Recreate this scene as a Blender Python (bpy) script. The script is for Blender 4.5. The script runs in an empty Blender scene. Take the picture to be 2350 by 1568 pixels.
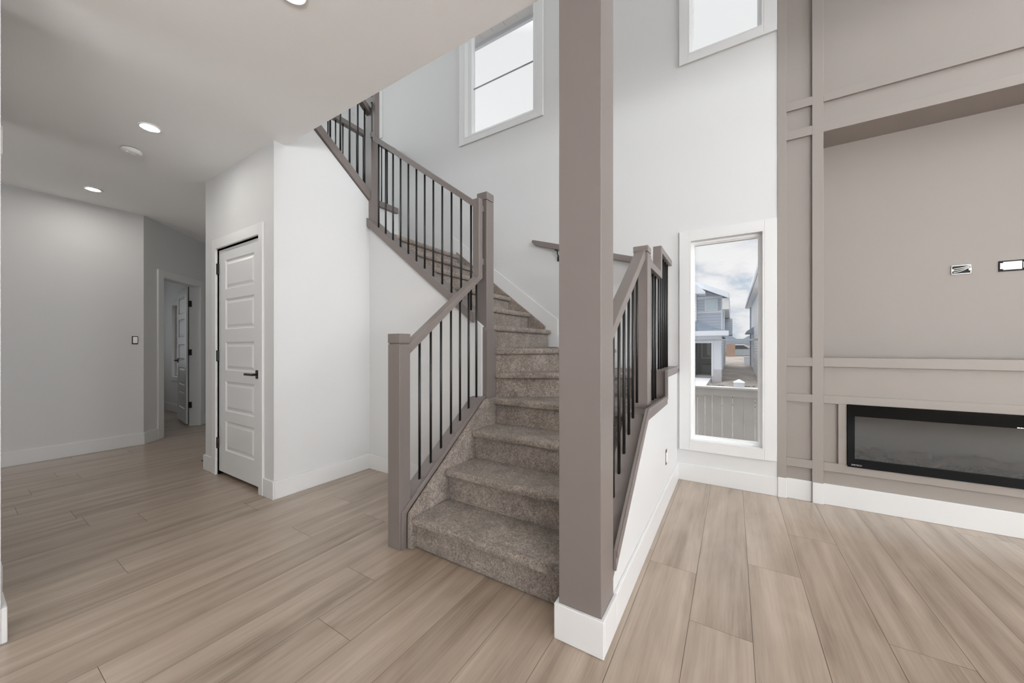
import bpy, bmesh, math, random
from mathutils import Vector, Matrix

S = bpy.context.scene
COL = S.collection
random.seed(7)

# ------------------------------------------------------------------ camera, sky, lights, exposure
cam_d = bpy.data.cameras.new('camera')
cam = bpy.data.objects.new('camera', cam_d)
COL.objects.link(cam)
cam.location = (0, 0, 1.16)
cam.rotation_euler = (math.radians(90), 0, math.radians(31.70))
cam_d.sensor_width = 36.0
cam_d.lens = 820.5 * 36.0 / 2350.0
cam_d.shift_y = 13.0 / 2350.0
cam_d.clip_start = 0.02
cam_d.clip_end = 400
S.camera = cam

S.view_settings.view_transform = 'Standard'
S.view_settings.look = 'None'
S.view_settings.exposure = 0.53
S.view_settings.gamma = 1.0
S.view_settings.use_curve_mapping = False
S.cycles.use_denoising = True
S.cycles.max_bounces = 10
S.cycles.diffuse_bounces = 6
S.cycles.transparent_max_bounces = 16
S.cycles.sample_clamp_indirect = 6.0
S.cycles.caustics_reflective = False
S.cycles.caustics_refractive = False

W = bpy.data.worlds.new('sky')
S.world = W
W.use_nodes = True
nt = W.node_tree
nt.nodes.clear()
def N(t, kind, **kw):
    n = t.nodes.new(kind)
    for k, v in kw.items():
        if k in n.inputs.keys():
            n.inputs[k].default_value = v
        else:
            setattr(n, k, v)
    return n
wo = N(nt, 'ShaderNodeOutputWorld')
wb = N(nt, 'ShaderNodeBackground', Strength=0.65)
tc = N(nt, 'ShaderNodeTexCoord')
mp = N(nt, 'ShaderNodeMapping')
mp.inputs['Scale'].default_value = (3.2, 3.2, 8.5)
mp.inputs['Location'].default_value = (0.9, 1.15, 0.75)
nz = N(nt, 'ShaderNodeTexNoise', Scale=1.9, Detail=7.0, Roughness=0.55, Distortion=0.35)
rp = N(nt, 'ShaderNodeValToRGB')
e = rp.color_ramp.elements
e[0].position = 0.38; e[0].color = (0.33, 0.49, 0.70, 1)
e[1].position = 0.58; e[1].color = (0.93, 0.94, 0.95, 1)
m = rp.color_ramp.elements.new(0.44); m.color = (0.60, 0.67, 0.75, 1)
m = rp.color_ramp.elements.new(0.50); m.color = (0.84, 0.85, 0.88, 1)
# whiter and brighter high above the horizon, where the cloud is thin
sx = N(nt, 'ShaderNodeSeparateXYZ')
mr = N(nt, 'ShaderNodeMapRange')
mr.inputs['From Min'].default_value = 0.36; mr.inputs['From Max'].default_value = 0.55
mx = N(nt, 'ShaderNodeMix', data_type='RGBA')
mx.inputs[7].default_value = (0.90, 0.91, 0.92, 1)
nt.links.new(tc.outputs['Generated'], mp.inputs['Vector'])
nt.links.new(mp.outputs['Vector'], nz.inputs['Vector'])
nt.links.new(nz.outputs['Fac'], rp.inputs['Fac'])
nt.links.new(tc.outputs['Generated'], sx.inputs['Vector'])
nt.links.new(sx.outputs['Z'], mr.inputs['Value'])
nt.links.new(mr.outputs['Result'], mx.inputs[0])
nt.links.new(rp.outputs['Color'], mx.inputs[6])
# overcast sky: brighter towards the zenith
mz = N(nt, 'ShaderNodeMapRange')
mz.inputs['From Min'].default_value = 0.66; mz.inputs['From Max'].default_value = 0.95; mz.inputs['To Min'].default_value = 1.0; mz.inputs['To Max'].default_value = 6.0
my = N(nt, 'ShaderNodeMix', data_type='RGBA', blend_type='MULTIPLY'); my.inputs[0].default_value = 1.0
nt.links.new(sx.outputs['Z'], mz.inputs['Value']); nt.links.new(mx.outputs[2], my.inputs[6]); nt.links.new(mz.outputs['Result'], my.inputs[7])
nt.links.new(my.outputs[2], wb.inputs['Color'])
nt.links.new(wb.outputs['Background'], wo.inputs['Surface'])

def area(name, loc, rot, sx, sy, power, color):
    d = bpy.data.lights.new(name, 'AREA')
    d.shape = 'RECTANGLE'; d.size = sx; d.size_y = sy; d.energy = power; d.color = color
    o = bpy.data.objects.new(name, d); COL.objects.link(o)
    o.location = loc; o.rotation_euler = [math.radians(a) for a in rot]
    return o
# daylight entering through the tall windows of the great room (right); the other lamps are added fill
DAY = (0.93, 0.965, 1.0)
area('daylight_right_lower', (6.98, 1.4, 1.25), (0, 90, 0), 2.1, 3.5, 12, DAY)
area('daylight_right_upper', (6.98, 1.9, 4.2), (0, 90, 0), 2.3, 2.6, 215, DAY)
area('ceiling_fill_rear', (3.4, -4.0, 0.9), (160, 0, 0), 3.2, 1.2, 210, DAY)  # unseen uplight added behind the viewer to brighten the low ceiling
area('ceiling_fill_kitchen', (5.7, -3.3, 0.8), (0, 165, 20), 1.4, 3.0, 490, DAY)  # added lamp facing up inside the room, lightens the ceiling
area('fill_upstairs', (-5.17, 1.3, 4.6), (0, -90, 0), 1.3, 1.6, 22, DAY)  # unseen lamp added against the solid wall to lift the stairwell
area('fill_rear_left', (-3.6, -4.28, 1.5), (95, 0, 0), 2.2, 1.7, 40, DAY)  # added lamp behind the viewer, fills the hall and stair walls
area('fill_hall_bedroom', (-9.42, 1.2, 1.5), (0, -90, 0), 1.4, 0.9, 5, DAY)  # small unseen lamp added to lighten the bedroom

# ------------------------------------------------------------------ helpers
def box(bm, x0, x1, y0, y1, z0, z1):
    if x0 > x1: x0, x1 = x1, x0
    if y0 > y1: y0, y1 = y1, y0
    if z0 > z1: z0, z1 = z1, z0
    v = [bm.verts.new(p) for p in ((x0,y0,z0),(x1,y0,z0),(x1,y1,z0),(x0,y1,z0),(x0,y0,z1),(x1,y0,z1),(x1,y1,z1),(x0,y1,z1))]
    for f in ((3,2,1,0),(4,5,6,7),(0,1,5,4),(1,2,6,5),(2,3,7,6),(3,0,4,7)):
        bm.faces.new([v[i] for i in f])
    return bm

def prism(bm, pts, axis, a, b):
    """extrude a 2D polygon along an axis: 'x' takes (y,z), 'y' takes (x,z), 'z' takes (x,y)"""
    def P(p, t):
        return {'x': (t, p[0], p[1]), 'y': (p[0], t, p[1]), 'z': (p[0], p[1], t)}[axis]
    lo = [bm.verts.new(P(p, a)) for p in pts]
    hi = [bm.verts.new(P(p, b)) for p in pts]
    n = len(pts)
    fs = [bm.faces.new(lo), bm.faces.new(hi)]
    for i in range(n):
        fs.append(bm.faces.new((lo[i], lo[(i+1) % n], hi[(i+1) % n], hi[i])))
    bmesh.ops.recalc_face_normals(bm, faces=fs)
    return bm

def tube(bm, p, q, r, n=12):
    p = Vector(p); q = Vector(q); d = q - p
    m = Matrix.Translation((p + q) / 2) @ d.to_track_quat('Z', 'Y').to_matrix().to_4x4()
    bmesh.ops.create_cone(bm, cap_ends=True, segments=n, radius1=r, radius2=r, depth=d.length, matrix=m)
    return bm

def lathe(bm, prof, c, n=32):
    """profile of (radius, z) turned about the vertical through c"""
    rings = []
    for r, z in prof:
        if r < 1e-6:
            rings.append([bm.verts.new((c[0], c[1], c[2] + z))])
        else:
            rings.append([bm.verts.new((c[0] + r*math.cos(2*math.pi*i/n), c[1] + r*math.sin(2*math.pi*i/n), c[2] + z)) for i in range(n)])
    fs = []
    for A, B in zip(rings, rings[1:]):
        for i in range(n):
            j = (i + 1) % n
            vs = [A[i % len(A)], A[j % len(A)], B[j % len(B)], B[i % len(B)]]
            u = []
            for v in vs:
                if v not in u: u.append(v)
            if len(u) > 2: fs.append(bm.faces.new(u))
    bmesh.ops.recalc_face_normals(bm, faces=fs)
    return bm

def BM(): return bmesh.new()
def bx(*a): return box(BM(), *a)

def tag(o, label=None, cat=None, group=None, kind=None):
    if label: o['label'] = label
    if cat: o['category'] = cat
    if group: o['group'] = group
    if kind: o['kind'] = kind
    return o

def empty(name, loc, label=None, cat=None, group=None, kind=None, rz=0.0):
    o = bpy.data.objects.new(name, None)
    o.empty_display_size = 0.1
    COL.objects.link(o); o.location = loc; o.rotation_euler = (0, 0, rz)
    return tag(o, label, cat, group, kind)

def wloc(o):
    m = Matrix.Identity(4)
    chain = []
    while o is not None:
        chain.append(o); o = o.parent
    for c in reversed(chain):
        m = m @ Matrix.LocRotScale(c.location, c.rotation_euler, c.scale)
    return m

def obj(name, bm, mat, parent=None, bevel=0.0, seg=2, smooth=False, local=False, recalc=False):
    """link a bmesh (world coordinates, or the parent's own when local) as one mesh object"""
    if recalc: bmesh.ops.recalc_face_normals(bm, faces=bm.faces)
    me = bpy.data.meshes.new(name)
    o = bpy.data.objects.new(name, me)
    if parent is not None:
        if not local:
            bm.transform(wloc(parent).inverted())
    else:
        xs = [v.co for v in bm.verts]
        lo = Vector([min(c[i] for c in xs) for i in range(3)]); hi = Vector([max(c[i] for c in xs) for i in range(3)])
        loc = Vector(((lo.x + hi.x) / 2, (lo.y + hi.y) / 2, lo.z))
        bm.transform(Matrix.Translation(-loc)); o.location = loc
    bm.to_mesh(me); bm.free()
    COL.objects.link(o)
    if parent is not None: o.parent = parent
    for mm in (mat if isinstance(mat, (list, tuple)) else [mat]): me.materials.append(mm)
    if smooth:
        for p in me.polygons: p.use_smooth = True
    if bevel:
        b = o.modifiers.new('bevel', 'BEVEL'); b.width = bevel; b.segments = seg; b.limit_method = 'ANGLE'; b.angle_limit = math.radians(40)
        if seg > 2:
            for p in me.polygons: p.use_smooth = True
    return o

def struct(name, bm, mat, label, cat, **kw):
    return tag(obj(name, bm, mat, **kw), label, cat, kind='structure')

# ------------------------------------------------------------------ materials
def mat(name, color, rough=0.5, metal=0.0, bump=None, var=None, spec=None, emit=None):
    m = bpy.data.materials.new(name); m.use_nodes = True
    t = m.node_tree; b = t.nodes['Principled BSDF']
    b.inputs['Base Color'].default_value = (*color, 1); b.inputs['Roughness'].default_value = rough
    b.inputs['Metallic'].default_value = metal
    if spec is not None: b.inputs['Specular IOR Level'].default_value = spec
    if emit: b.inputs['Emission Color'].default_value = (*emit[0], 1); b.inputs['Emission Strength'].default_value = emit[1]
    c = None
    if bump or var:
        c = N(t, 'ShaderNodeNewGeometry')
    if var:   # (scale, amount)
        n = N(t, 'ShaderNodeTexNoise', Scale=var[0], Detail=4.0)
        r = N(t, 'ShaderNodeMapRange')
        r.inputs['To Min'].default_value = 1 - var[1]; r.inputs['To Max'].default_value = 1 + var[1]
        x = N(t, 'ShaderNodeMix', data_type='RGBA', blend_type='MULTIPLY'); x.inputs[0].default_value = 1
        x.inputs[6].default_value = (*color, 1)
        t.links.new(c.outputs['Position'], n.inputs['Vector']); t.links.new(n.outputs['Fac'], r.inputs['Value'])
        t.links.new(r.outputs['Result'], x.inputs[7]); t.links.new(x.outputs[2], b.inputs['Base Color'])
    if bump:  # (scale, strength, distance)
        n = N(t, 'ShaderNodeTexNoise', Scale=bump[0], Detail=3.0)
        u = N(t, 'ShaderNodeBump', Strength=bump[1], Distance=bump[2])
        t.links.new(c.outputs['Position'], n.inputs['Vector']); t.links.new(n.outputs['Fac'], u.inputs['Height'])
        t.links.new(u.outputs['Normal'], b.inputs['Normal'])
    return m

M = {}
M['wall'] = mat('white_wall_paint', (0.63, 0.63, 0.625), 0.6, bump=(260, 0.06, 0.001))
M['ceil'] = mat('white_ceiling_texture', (0.89, 0.885, 0.875), 0.85, bump=(90, 0.12, 0.003))
M['trim'] = mat('white_trim_paint', (0.69, 0.69, 0.685), 0.35)
M['vinyl'] = mat('white_window_vinyl', (0.85, 0.86, 0.86), 0.3)
M['taupe'] = mat('taupe_wall_paint', (0.275, 0.243, 0.222), 0.55, bump=(260, 0.05, 0.001))
M['taupe_gloss'] = mat('taupe_satin_woodwork', (0.18, 0.153, 0.141), 0.36)
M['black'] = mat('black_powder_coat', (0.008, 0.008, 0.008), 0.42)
M['blackgloss'] = mat('black_glass', (0.002, 0.002, 0.002), 0.08, spec=0.12)
M['silver'] = mat('galvanised_steel', (0.5, 0.5, 0.5), 0.35, metal=0.8)
M['whiteplastic'] = mat('white_plastic', (0.90, 0.90, 0.88), 0.35)
M['dark'] = mat('dark_gap', (0.02, 0.02, 0.02), 0.8)
M['darkcavity'] = mat('firebox_lining', (0.035, 0.035, 0.033), 0.7)
M['fence'] = mat('pale_grey_stained_timber', (0.66, 0.65, 0.63), 0.75, var=(6, 0.10))
M['siding'] = mat('grey_blue_siding', (0.42, 0.46, 0.52), 0.7)
M['siding_w'] = mat('pale_siding', (0.66, 0.67, 0.68), 0.7)
M['extwhite'] = mat('white_exterior_trim', (0.78, 0.82, 0.88), 0.6)
M['shingle'] = mat('grey_blue_shingles', (0.26, 0.32, 0.40), 0.85, var=(9, 0.25))
M['dirt'] = mat('grey_brown_dirt', (0.27, 0.24, 0.215), 0.95, bump=(1.2, 0.9, 0.5), var=(1.1, 0.55))
M['concrete'] = mat('pale_concrete', (0.58, 0.58, 0.60), 0.85, var=(3, 0.15))
M['brownfence'] = mat('brown_timber_panel', (0.36, 0.24, 0.18), 0.8, var=(1.5, 0.3))
M['carpaint'] = mat('grey_blue_car_paint', (0.40, 0.45, 0.50), 0.3, metal=0.3)
M['tyre'] = mat('black_rubber', (0.02, 0.02, 0.02), 0.8)
M['wire'] = mat('white_cable', (0.75, 0.75, 0.73), 0.45)
M['soffit'] = mat('white_soffit_board', (0.72, 0.73, 0.73), 0.7)
M['log'] = mat('charred_log', (0.27, 0.24, 0.21), 0.85, bump=(40, 0.8, 0.01), var=(18, 0.5))
M['lens'] = mat('lit_lamp_lens', (1, 1, 1), 0.5, emit=((1.0, 0.97, 0.92), 150))
M['display'] = mat('lit_display', (0.8, 0.8, 0.8), 0.5, emit=((1, 1, 1), 0.8))
M['logo'] = mat('grey_logo_print', (0.45, 0.45, 0.45), 0.5)
M['interior'] = mat('unfinished_interior', (0.30, 0.34, 0.33), 0.8)

def glass(name, tint=(1, 1, 1), rough=0.0, refl=1.0):
    m = bpy.data.materials.new(name); m.use_nodes = True
    t = m.node_tree; t.nodes.clear()
    o = N(t, 'ShaderNodeOutputMaterial'); x = N(t, 'ShaderNodeMixShader')
    tr = N(t, 'ShaderNodeBsdfTransparent', Color=(*tint, 1)); g = N(t, 'ShaderNodeBsdfGlossy', Roughness=rough)
    g.inputs['Color'].default_value = (refl, refl, refl, 1)
    lw = N(t, 'ShaderNodeLayerWeight', Blend=0.5)
    pw = N(t, 'ShaderNodeMath', operation='POWER'); pw.inputs[1].default_value = 5.0
    f = N(t, 'ShaderNodeMath', operation='MULTIPLY_ADD'); f.inputs[1].default_value = 0.96; f.inputs[2].default_value = 0.04
    t.links.new(lw.outputs['Facing'], pw.inputs[0]); t.links.new(pw.outputs[0], f.inputs[0])
    t.links.new(f.outputs[0], x.inputs[0]); t.links.new(tr.outputs[0], x.inputs[1]); t.links.new(g.outputs[0], x.inputs[2])
    t.links.new(x.outputs[0], o.inputs[0])
    return m
M['glass'] = glass('clear_window_glass')
M['smokeglass'] = glass('tinted_firebox_glass', (0.52, 0.51, 0.49), 0.06, 1.0)

def lap_siding(name, color, pitch):
    m = mat(name, color, 0.7); t = m.node_tree; b = t.nodes['Principled BSDF']
    g = N(t, 'ShaderNodeNewGeometry'); s = N(t, 'ShaderNodeSeparateXYZ')
    d = N(t, 'ShaderNodeMath', operation='DIVIDE'); d.inputs[1].default_value = pitch
    f = N(t, 'ShaderNodeMath', operation='FRACT'); r = N(t, 'ShaderNodeValToRGB')
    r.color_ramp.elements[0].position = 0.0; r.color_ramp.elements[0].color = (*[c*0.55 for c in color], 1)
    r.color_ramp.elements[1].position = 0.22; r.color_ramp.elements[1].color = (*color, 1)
    t.links.new(g.outputs['Position'], s.inputs[0]); t.links.new(s.outputs['Z'], d.inputs[0]); t.links.new(d.outputs[0], f.inputs[0])
    t.links.new(f.outputs[0], r.inputs[0]); t.links.new(r.outputs[0], b.inputs['Base Color'])
    return m
M['siding'] = lap_siding('grey_blue_lap_siding', (0.58, 0.64, 0.72), 0.15)
M['siding_w'] = lap_siding('pale_lap_siding', (0.88, 0.88, 0.88), 0.15)

def carpet_mat():
    m = bpy.data.materials.new('brown_cut_pile_carpet'); m.use_nodes = True
    t = m.node_tree; b = t.nodes['Principled BSDF']; b.inputs['Roughness'].default_value = 1.0
    b.inputs['Specular IOR Level'].default_value = 0.05
    b.inputs['Sheen Weight'].default_value = 0.25; b.inputs['Sheen Roughness'].default_value = 0.5
    g = N(t, 'ShaderNodeNewGeometry')
    fine = N(t, 'ShaderNodeTexNoise', Scale=130.0, Detail=4.0, Roughness=0.72, Distortion=1.6)
    mid = N(t, 'ShaderNodeTexNoise', Scale=48.0, Detail=3.0, Roughness=0.6)
    big = N(t, 'ShaderNodeTexNoise', Scale=9.0, Detail=2.0, Distortion=0.6)
    for n in (fine, mid, big): t.links.new(g.outputs['Position'], n.inputs['Vector'])
    a = N(t, 'ShaderNodeMath', operation='MULTIPLY_ADD'); a.inputs[1].default_value = 0.86
    c = N(t, 'ShaderNodeMath', operation='MULTIPLY'); c.inputs[1].default_value = 0.16
    d = N(t, 'ShaderNodeMath', operation='MULTIPLY_ADD'); d.inputs[1].default_value = 0.17
    t.links.new(big.outputs['Fac'], c.inputs[0])
    t.links.new(mid.outputs['Fac'], d.inputs[0]); t.links.new(c.outputs[0], d.inputs[2])
    t.links.new(fine.outputs['Fac'], a.inputs[0]); t.links.new(d.outputs[0], a.inputs[2])
    r = N(t, 'ShaderNodeValToRGB')
    r.color_ramp.elements[0].position = 0.42; r.color_ramp.elements[0].color = (0.055, 0.040, 0.031, 1)
    r.color_ramp.elements[1].position = 0.74; r.color_ramp.elements[1].color = (0.60, 0.505, 0.44, 1)
    k = r.color_ramp.elements.new(0.58); k.color = (0.235, 0.190, 0.158, 1)
    t.links.new(a.outputs[0], r.inputs[0]); t.links.new(r.outputs[0], b.inputs['Base Color'])
    u = N(t, 'ShaderNodeBump', Strength=0.9, Distance=0.012)
    t.links.new(a.outputs[0], u.inputs['Height']); t.links.new(u.outputs[0], b.inputs['Normal'])
    return m
M['carpet'] = carpet_mat()

def floor_mat():
    m = bpy.data.materials.new('greige_oak_vinyl_planks'); m.use_nodes = True
    t = m.node_tree; b = t.nodes['Principled BSDF']
    b.inputs['Roughness'].default_value = 0.36; b.inputs['Coat Weight'].default_value = 0.5; b.inputs['Coat Roughness'].default_value = 0.22
    g = N(t, 'ShaderNodeNewGeometry'); s = N(t, 'ShaderNodeSeparateXYZ'); t.links.new(g.outputs['Position'], s.inputs[0])
    at = N(t, 'ShaderNodeAttribute', attribute_name='plank')
    def vec(kx, ky, kr):
        cx = N(t, 'ShaderNodeMath', operation='MULTIPLY'); cx.inputs[1].default_value = kx
        cy = N(t, 'ShaderNodeMath', operation='MULTIPLY'); cy.inputs[1].default_value = ky
        cz = N(t, 'ShaderNodeMath', operation='MULTIPLY'); cz.inputs[1].default_value = kr
        v = N(t, 'ShaderNodeCombineXYZ')
        t.links.new(s.outputs['X'], cx.inputs[0]); t.links.new(s.outputs['Y'], cy.inputs[0]); t.links.new(at.outputs['Fac'], cz.inputs[0])
        for i, n in enumerate((cx, cy, cz)): t.links.new(n.outputs[0], v.inputs[i])
        return v
    n1 = N(t, 'ShaderNodeTexNoise', Scale=1.0, Detail=3.0, Roughness=0.5, Distortion=0.4)
    n2 = N(t, 'ShaderNodeTexNoise', Scale=1.0, Detail=4.0, Roughness=0.7)
    n3 = N(t, 'ShaderNodeTexNoise', Scale=1.0, Detail=2.0, Distortion=1.6)
    t.links.new(vec(15, 0.75, 37).outputs[0], n1.inputs['Vector'])
    t.links.new(vec(130, 4, 91).outputs[0], n2.inputs['Vector'])
    t.links.new(vec(5, 1.6, 53).outputs[0], n3.inputs['Vector'])
    def mad(src, k, add):
        q = N(t, 'ShaderNodeMath', operation='MULTIPLY_ADD'); q.inputs[1].default_value = k
        t.links.new(src, q.inputs[0])
        if isinstance(add, float): q.inputs[2].default_value = add
        else: t.links.new(add, q.inputs[2])
        return q.outputs[0]
    v = mad(n1.outputs['Fac'], 0.68, -0.11)
    v = mad(n2.outputs['Fac'], 0.34, v)
    v = mad(n3.outputs['Fac'], 0.28, v)
    v = mad(at.outputs['Fac'], 0.12, v)
    r = N(t, 'ShaderNodeValToRGB')
    r.color_ramp.elements[0].position = 0.32; r.color_ramp.elements[0].color = (0.170, 0.119, 0.081, 1)
    r.color_ramp.elements[1].position = 0.80; r.color_ramp.elements[1].color = (0.42, 0.336, 0.268, 1)
    k = r.color_ramp.elements.new(0.55); k.color = (0.31, 0.240, 0.185, 1)
    t.links.new(v, r.inputs[0]); t.links.new(r.outputs[0], b.inputs['Base Color'])
    u = N(t, 'ShaderNodeBump', Strength=0.12, Distance=0.002)
    t.links.new(n2.outputs['Fac'], u.inputs['Height']); t.links.new(u.outputs[0], b.inputs['Normal'])
    return m
M['floor'] = floor_mat()
M['seam'] = mat('plank_seam', (0.085, 0.066, 0.052), 0.8)

# ------------------------------------------------------------------ the setting: floor, ceilings, walls
YB = 3.46            # room face of the tall back wall
ZC = 2.735           # low ceiling
ZT = 5.9             # ceiling of the tall space
RISE = 0.1915

def plank_floor():
    bm = BM()
    pl = bm.faces.layers.float.new('plank')
    x0, w, L, g = -0.3835, 0.2255, 1.83, 0.0008
    first = {0: 2.05, 1: 1.69, 2: 2.29, 3: 2.785, 4: 1.962}
    rnd = random.Random(3)
    for c in range(-42, 34):
        off = first.get(c, rnd.uniform(0, L))
        xa, xb = x0 + c*w + g, x0 + (c + 1)*w - g
        k = -5
        while off + k*L < 3.7:
            ya, yb = max(off + k*L, -4.5) + g, min(off + (k+1)*L, 3.7) - g
            k += 1
            if yb - ya < 0.01: continue
            f = bm.faces.new([bm.verts.new(p) for p in ((xa, ya, 0), (xb, ya, 0), (xb, yb, 0), (xa, yb, 0))])
            f[pl] = rnd.random()
    n = len(bm.faces)
    box(bm, -10.0, 7.3, -4.5, 3.7, -0.12, -0.0015)
    bm.faces.ensure_lookup_table()
    for f in bm.faces[n:]: f.material_index = 1
    return struct('floor', bm, [M['floor'], M['seam']], 'greige wood plank flooring across the whole ground storey', 'floor')
plank_floor()

# low ceiling = the upper storey's floor slab, open over the stairs and the great room
struct('ceiling', prism(BM(), [(-9.6, -4.4), (7.13, -4.4), (7.13, 1.445), (-4.05, 1.445), (-4.05, YB), (-7.25, YB), (-7.25, 2.40), (-9.6, 2.40)], 'z', ZC, 3.064),
       M['ceil'], 'low white ceiling over the hall and the viewer, ending at the stair opening', 'ceiling')
struct('ceiling_upper', bx(-7.25, 7.13, -4.4, YB, ZT, ZT + 0.1), M['ceil'], 'high ceiling over the stairs and great room', 'ceiling')

# tall back wall with openings: (x0, x1, z0, z1)
HOLES = [(-2.825, -1.815, 3.73, 5.5), (-0.332, 0.207, 3.70, 5.5), (-0.322, 0.212, 0.345, 2.09), (-4.60, -4.44, 4.30, 5.4)]
def holed_wall(x0, x1, z0, z1, y0, y1, holes):
    bm = BM()
    xs = sorted({x0, x1, *[h[0] for h in holes], *[h[1] for h in holes]})
    for a, b in zip(xs, xs[1:]):
        mid = (a + b) / 2
        z = z0
        for h in sorted([h for h in holes if h[0] < mid < h[1]], key=lambda h: h[2]):
            if h[2] > z: box(bm, a, b, y0, y1, z, h[2])
            z = h[3]
        box(bm, a, b, y0, y1, z, z1)
    return bm
struct('wall_back', holed_wall(-7.25, 0.296, -0.1, ZT, YB, YB + 0.16, HOLES[:4]), M['wall'], 'tall white wall behind the stairs with the windows', 'wall')

def holed_x(x0, x1, y0, y1, z0, z1, holes):
    bm = holed_wall(y0, y1, z0, z1, x0, x1, holes)
    for v in bm.verts: v.co.x, v.co.y = v.co.y, v.co.x
    bmesh.ops.reverse_faces(bm, faces=bm.faces)
    return bm
# rest of the shell the picture does not show
struct('wall_right', holed_x(7.03, 7.13, -4.4, 3.62, 0, ZT, [(-3.3, -1.1, 0.4, 2.2), (-0.35, 3.15, 0.2, 2.3), (0.6, 3.2, 3.05, 5.35)]), M['wall'], 'white wall of the great room beyond the right edge', 'wall')
struct('wall_rear', (lambda bm: (box(bm, -9.6, -4.95, -4.4, -4.3, 0, ZT), box(bm, -4.95, -2.25, -4.4, -4.3, 0, 0.6), box(bm, -4.95, -2.25, -4.4, -4.3, 2.4, ZT), box(bm, -2.25, 1.8, -4.4, -4.3, 0, ZT), box(bm, 1.8, 5.0, -4.4, -4.3, 2.35, ZT), box(bm, 1.8, 5.0, -4.4, -4.3, 0, 0.35), box(bm, 5.0, 7.13, -4.4, -4.3, 0, ZT), bm)[-1])(BM()),
       M['wall'], 'white wall behind the viewer', 'wall')
struct('wall_far_left', bx(-9.7, -9.6, -4.4, 2.40, 0, ZT), M['wall'], 'white outer wall beyond the hall', 'wall')
struct('wall_upper_hall', bx(-5.32, -5.2, -1.0, YB, 3.064, ZT), M['wall'], 'white wall of the upstairs hallway', 'wall')
struct('wall_upper_bulkhead', bx(-5.2, 7.03, 0.2, 0.32, 3.064, ZT), M['wall'], 'white upper wall above the low ceiling', 'wall')

# hall: side wall, angled wall with the open door, near wall end at the left picture edge
struct('wall_hall', prism(BM(), [(-5.985, -4.3), (-5.985, 1.3205), (-6.12, 1.3205), (-6.12, -4.3)], 'z', 0, ZC), M['wall'], 'white hall wall with the bare switch', 'wall')
struct('wall_near_left', (lambda bm: (box(bm, -4.3, -2.9, 0.02, 0.155, 0, ZC), bm)[-1])(BM()), M['wall'], 'white wall seen edge on at the left picture edge', 'wall')
struct('wall_jamb_left', bx(-2.60, -2.44, -4.3, 0.139, 0, ZC), M['wall'], 'nearest white wall end at the left picture edge', 'wall')

DIAG = empty('wall_hall_angled', (-5.985, 1.32, 0), 'white angled wall at the end of the hall holding the open doorway', 'wall', kind='structure', rz=math.radians(135))
def dobj(name, bm, m, parent=DIAG, **kw): return obj(name, bm, m, parent, local=True, **kw)
wb_ = BM(); box(wb_, 0, 0.314, 0, 0.12, 0, ZC); box(wb_, 1.068, 1.75, 0, 0.12, 0, ZC); box(wb_, 0.314, 1.068, 0, 0.12, 2.058, ZC)
dobj('wall_panel', wb_, M['wall'])
bb_ = BM(); box(bb_, 0.0, 0.215, -0.015, 0, 0, 0.14); box(bb_, 1.165, 1.75, -0.015, 0, 0, 0.14)
dobj('baseboard', bb_, M['trim'], bevel=0.002)
struct('wall_hall_end', bx(-7.25, -4.27, 2.53, 2.65, 0, ZC), M['wall'], 'white wall closing the hall behind the closet', 'wall')
# bedroom behind the doorway
struct('wall_bedroom', holed_wall(-9.6, -7.12, 0, ZC, 2.28, 2.40, [(-8.62, -8.0, 0.62, 1.92)]), M['wall'], 'white bedroom wall with a window seen through the doorway', 'wall')
struct('baseboard_bedroom', bx(-9.6, -7.2, 2.265, 2.28, 0, 0.14), M['trim'], 'white baseboard under the bedroom window', 'baseboard', bevel=0.002)

# closet under the upper flight: front, side and wall under the middle flight
XS = -2.957 - 0.015   # closet side face
struct('wall_closet_front', (lambda bm: (box(bm, -4.27, -4.00, 1.363, 1.48, 0, ZC), box(bm, -3.175, XS, 1.363, 1.48, 0, ZC), box(bm, -4.00, -3.175, 1.363, 1.48, 2.046, ZC),
       box(bm, -4.27, -4.15, 1.48, 2.53, 0, ZC), bm)[-1])(BM()), M['wall'], 'white closet wall around the closed five panel door', 'wall')
struct('wall_closet_side', prism(BM(), [(1.48, 0), (2.285, 0), (2.285, 2.49), (1.445, 3.15), (1.445, ZC), (1.48, ZC)], 'x', XS - 0.11, XS), M['wall'], 'bright white wall under the upper flight of stairs', 'wall')
def z2(x): return 1.605 + (-1.93 - x) * 0.763      # top of the middle flight's sill
def z3(y): return 2.523 + (2.255 - y) * 0.778      # underside of the upper flight's trim board
struct('wall_stair_middle', prism(BM(), [(XS, 0), (-1.64, 0), (-1.64, z2(-1.64) - 0.06), (XS, z2(XS) - 0.06)], 'y', 2.205, 2.285), M['wall'], 'white wall under the middle flight of stairs', 'wall')
struct('wall_stair_upper', bx(-4.15, -4.03, 1.48, YB, 2.0, 3.064), M['wall'], 'white wall below the upstairs railing', 'wall')
struct('wall_stair_right', prism(BM(), [(1.478, 0), (YB, 0), (YB, 0.93), (2.86, 0.93), (2.86, 0.73), (2.15, 0.73), (1.478, 0.205)], 'x', -0.53, -0.42), M['wall'], 'white low wall beside the bottom flight with an outlet box', 'wall')

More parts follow.
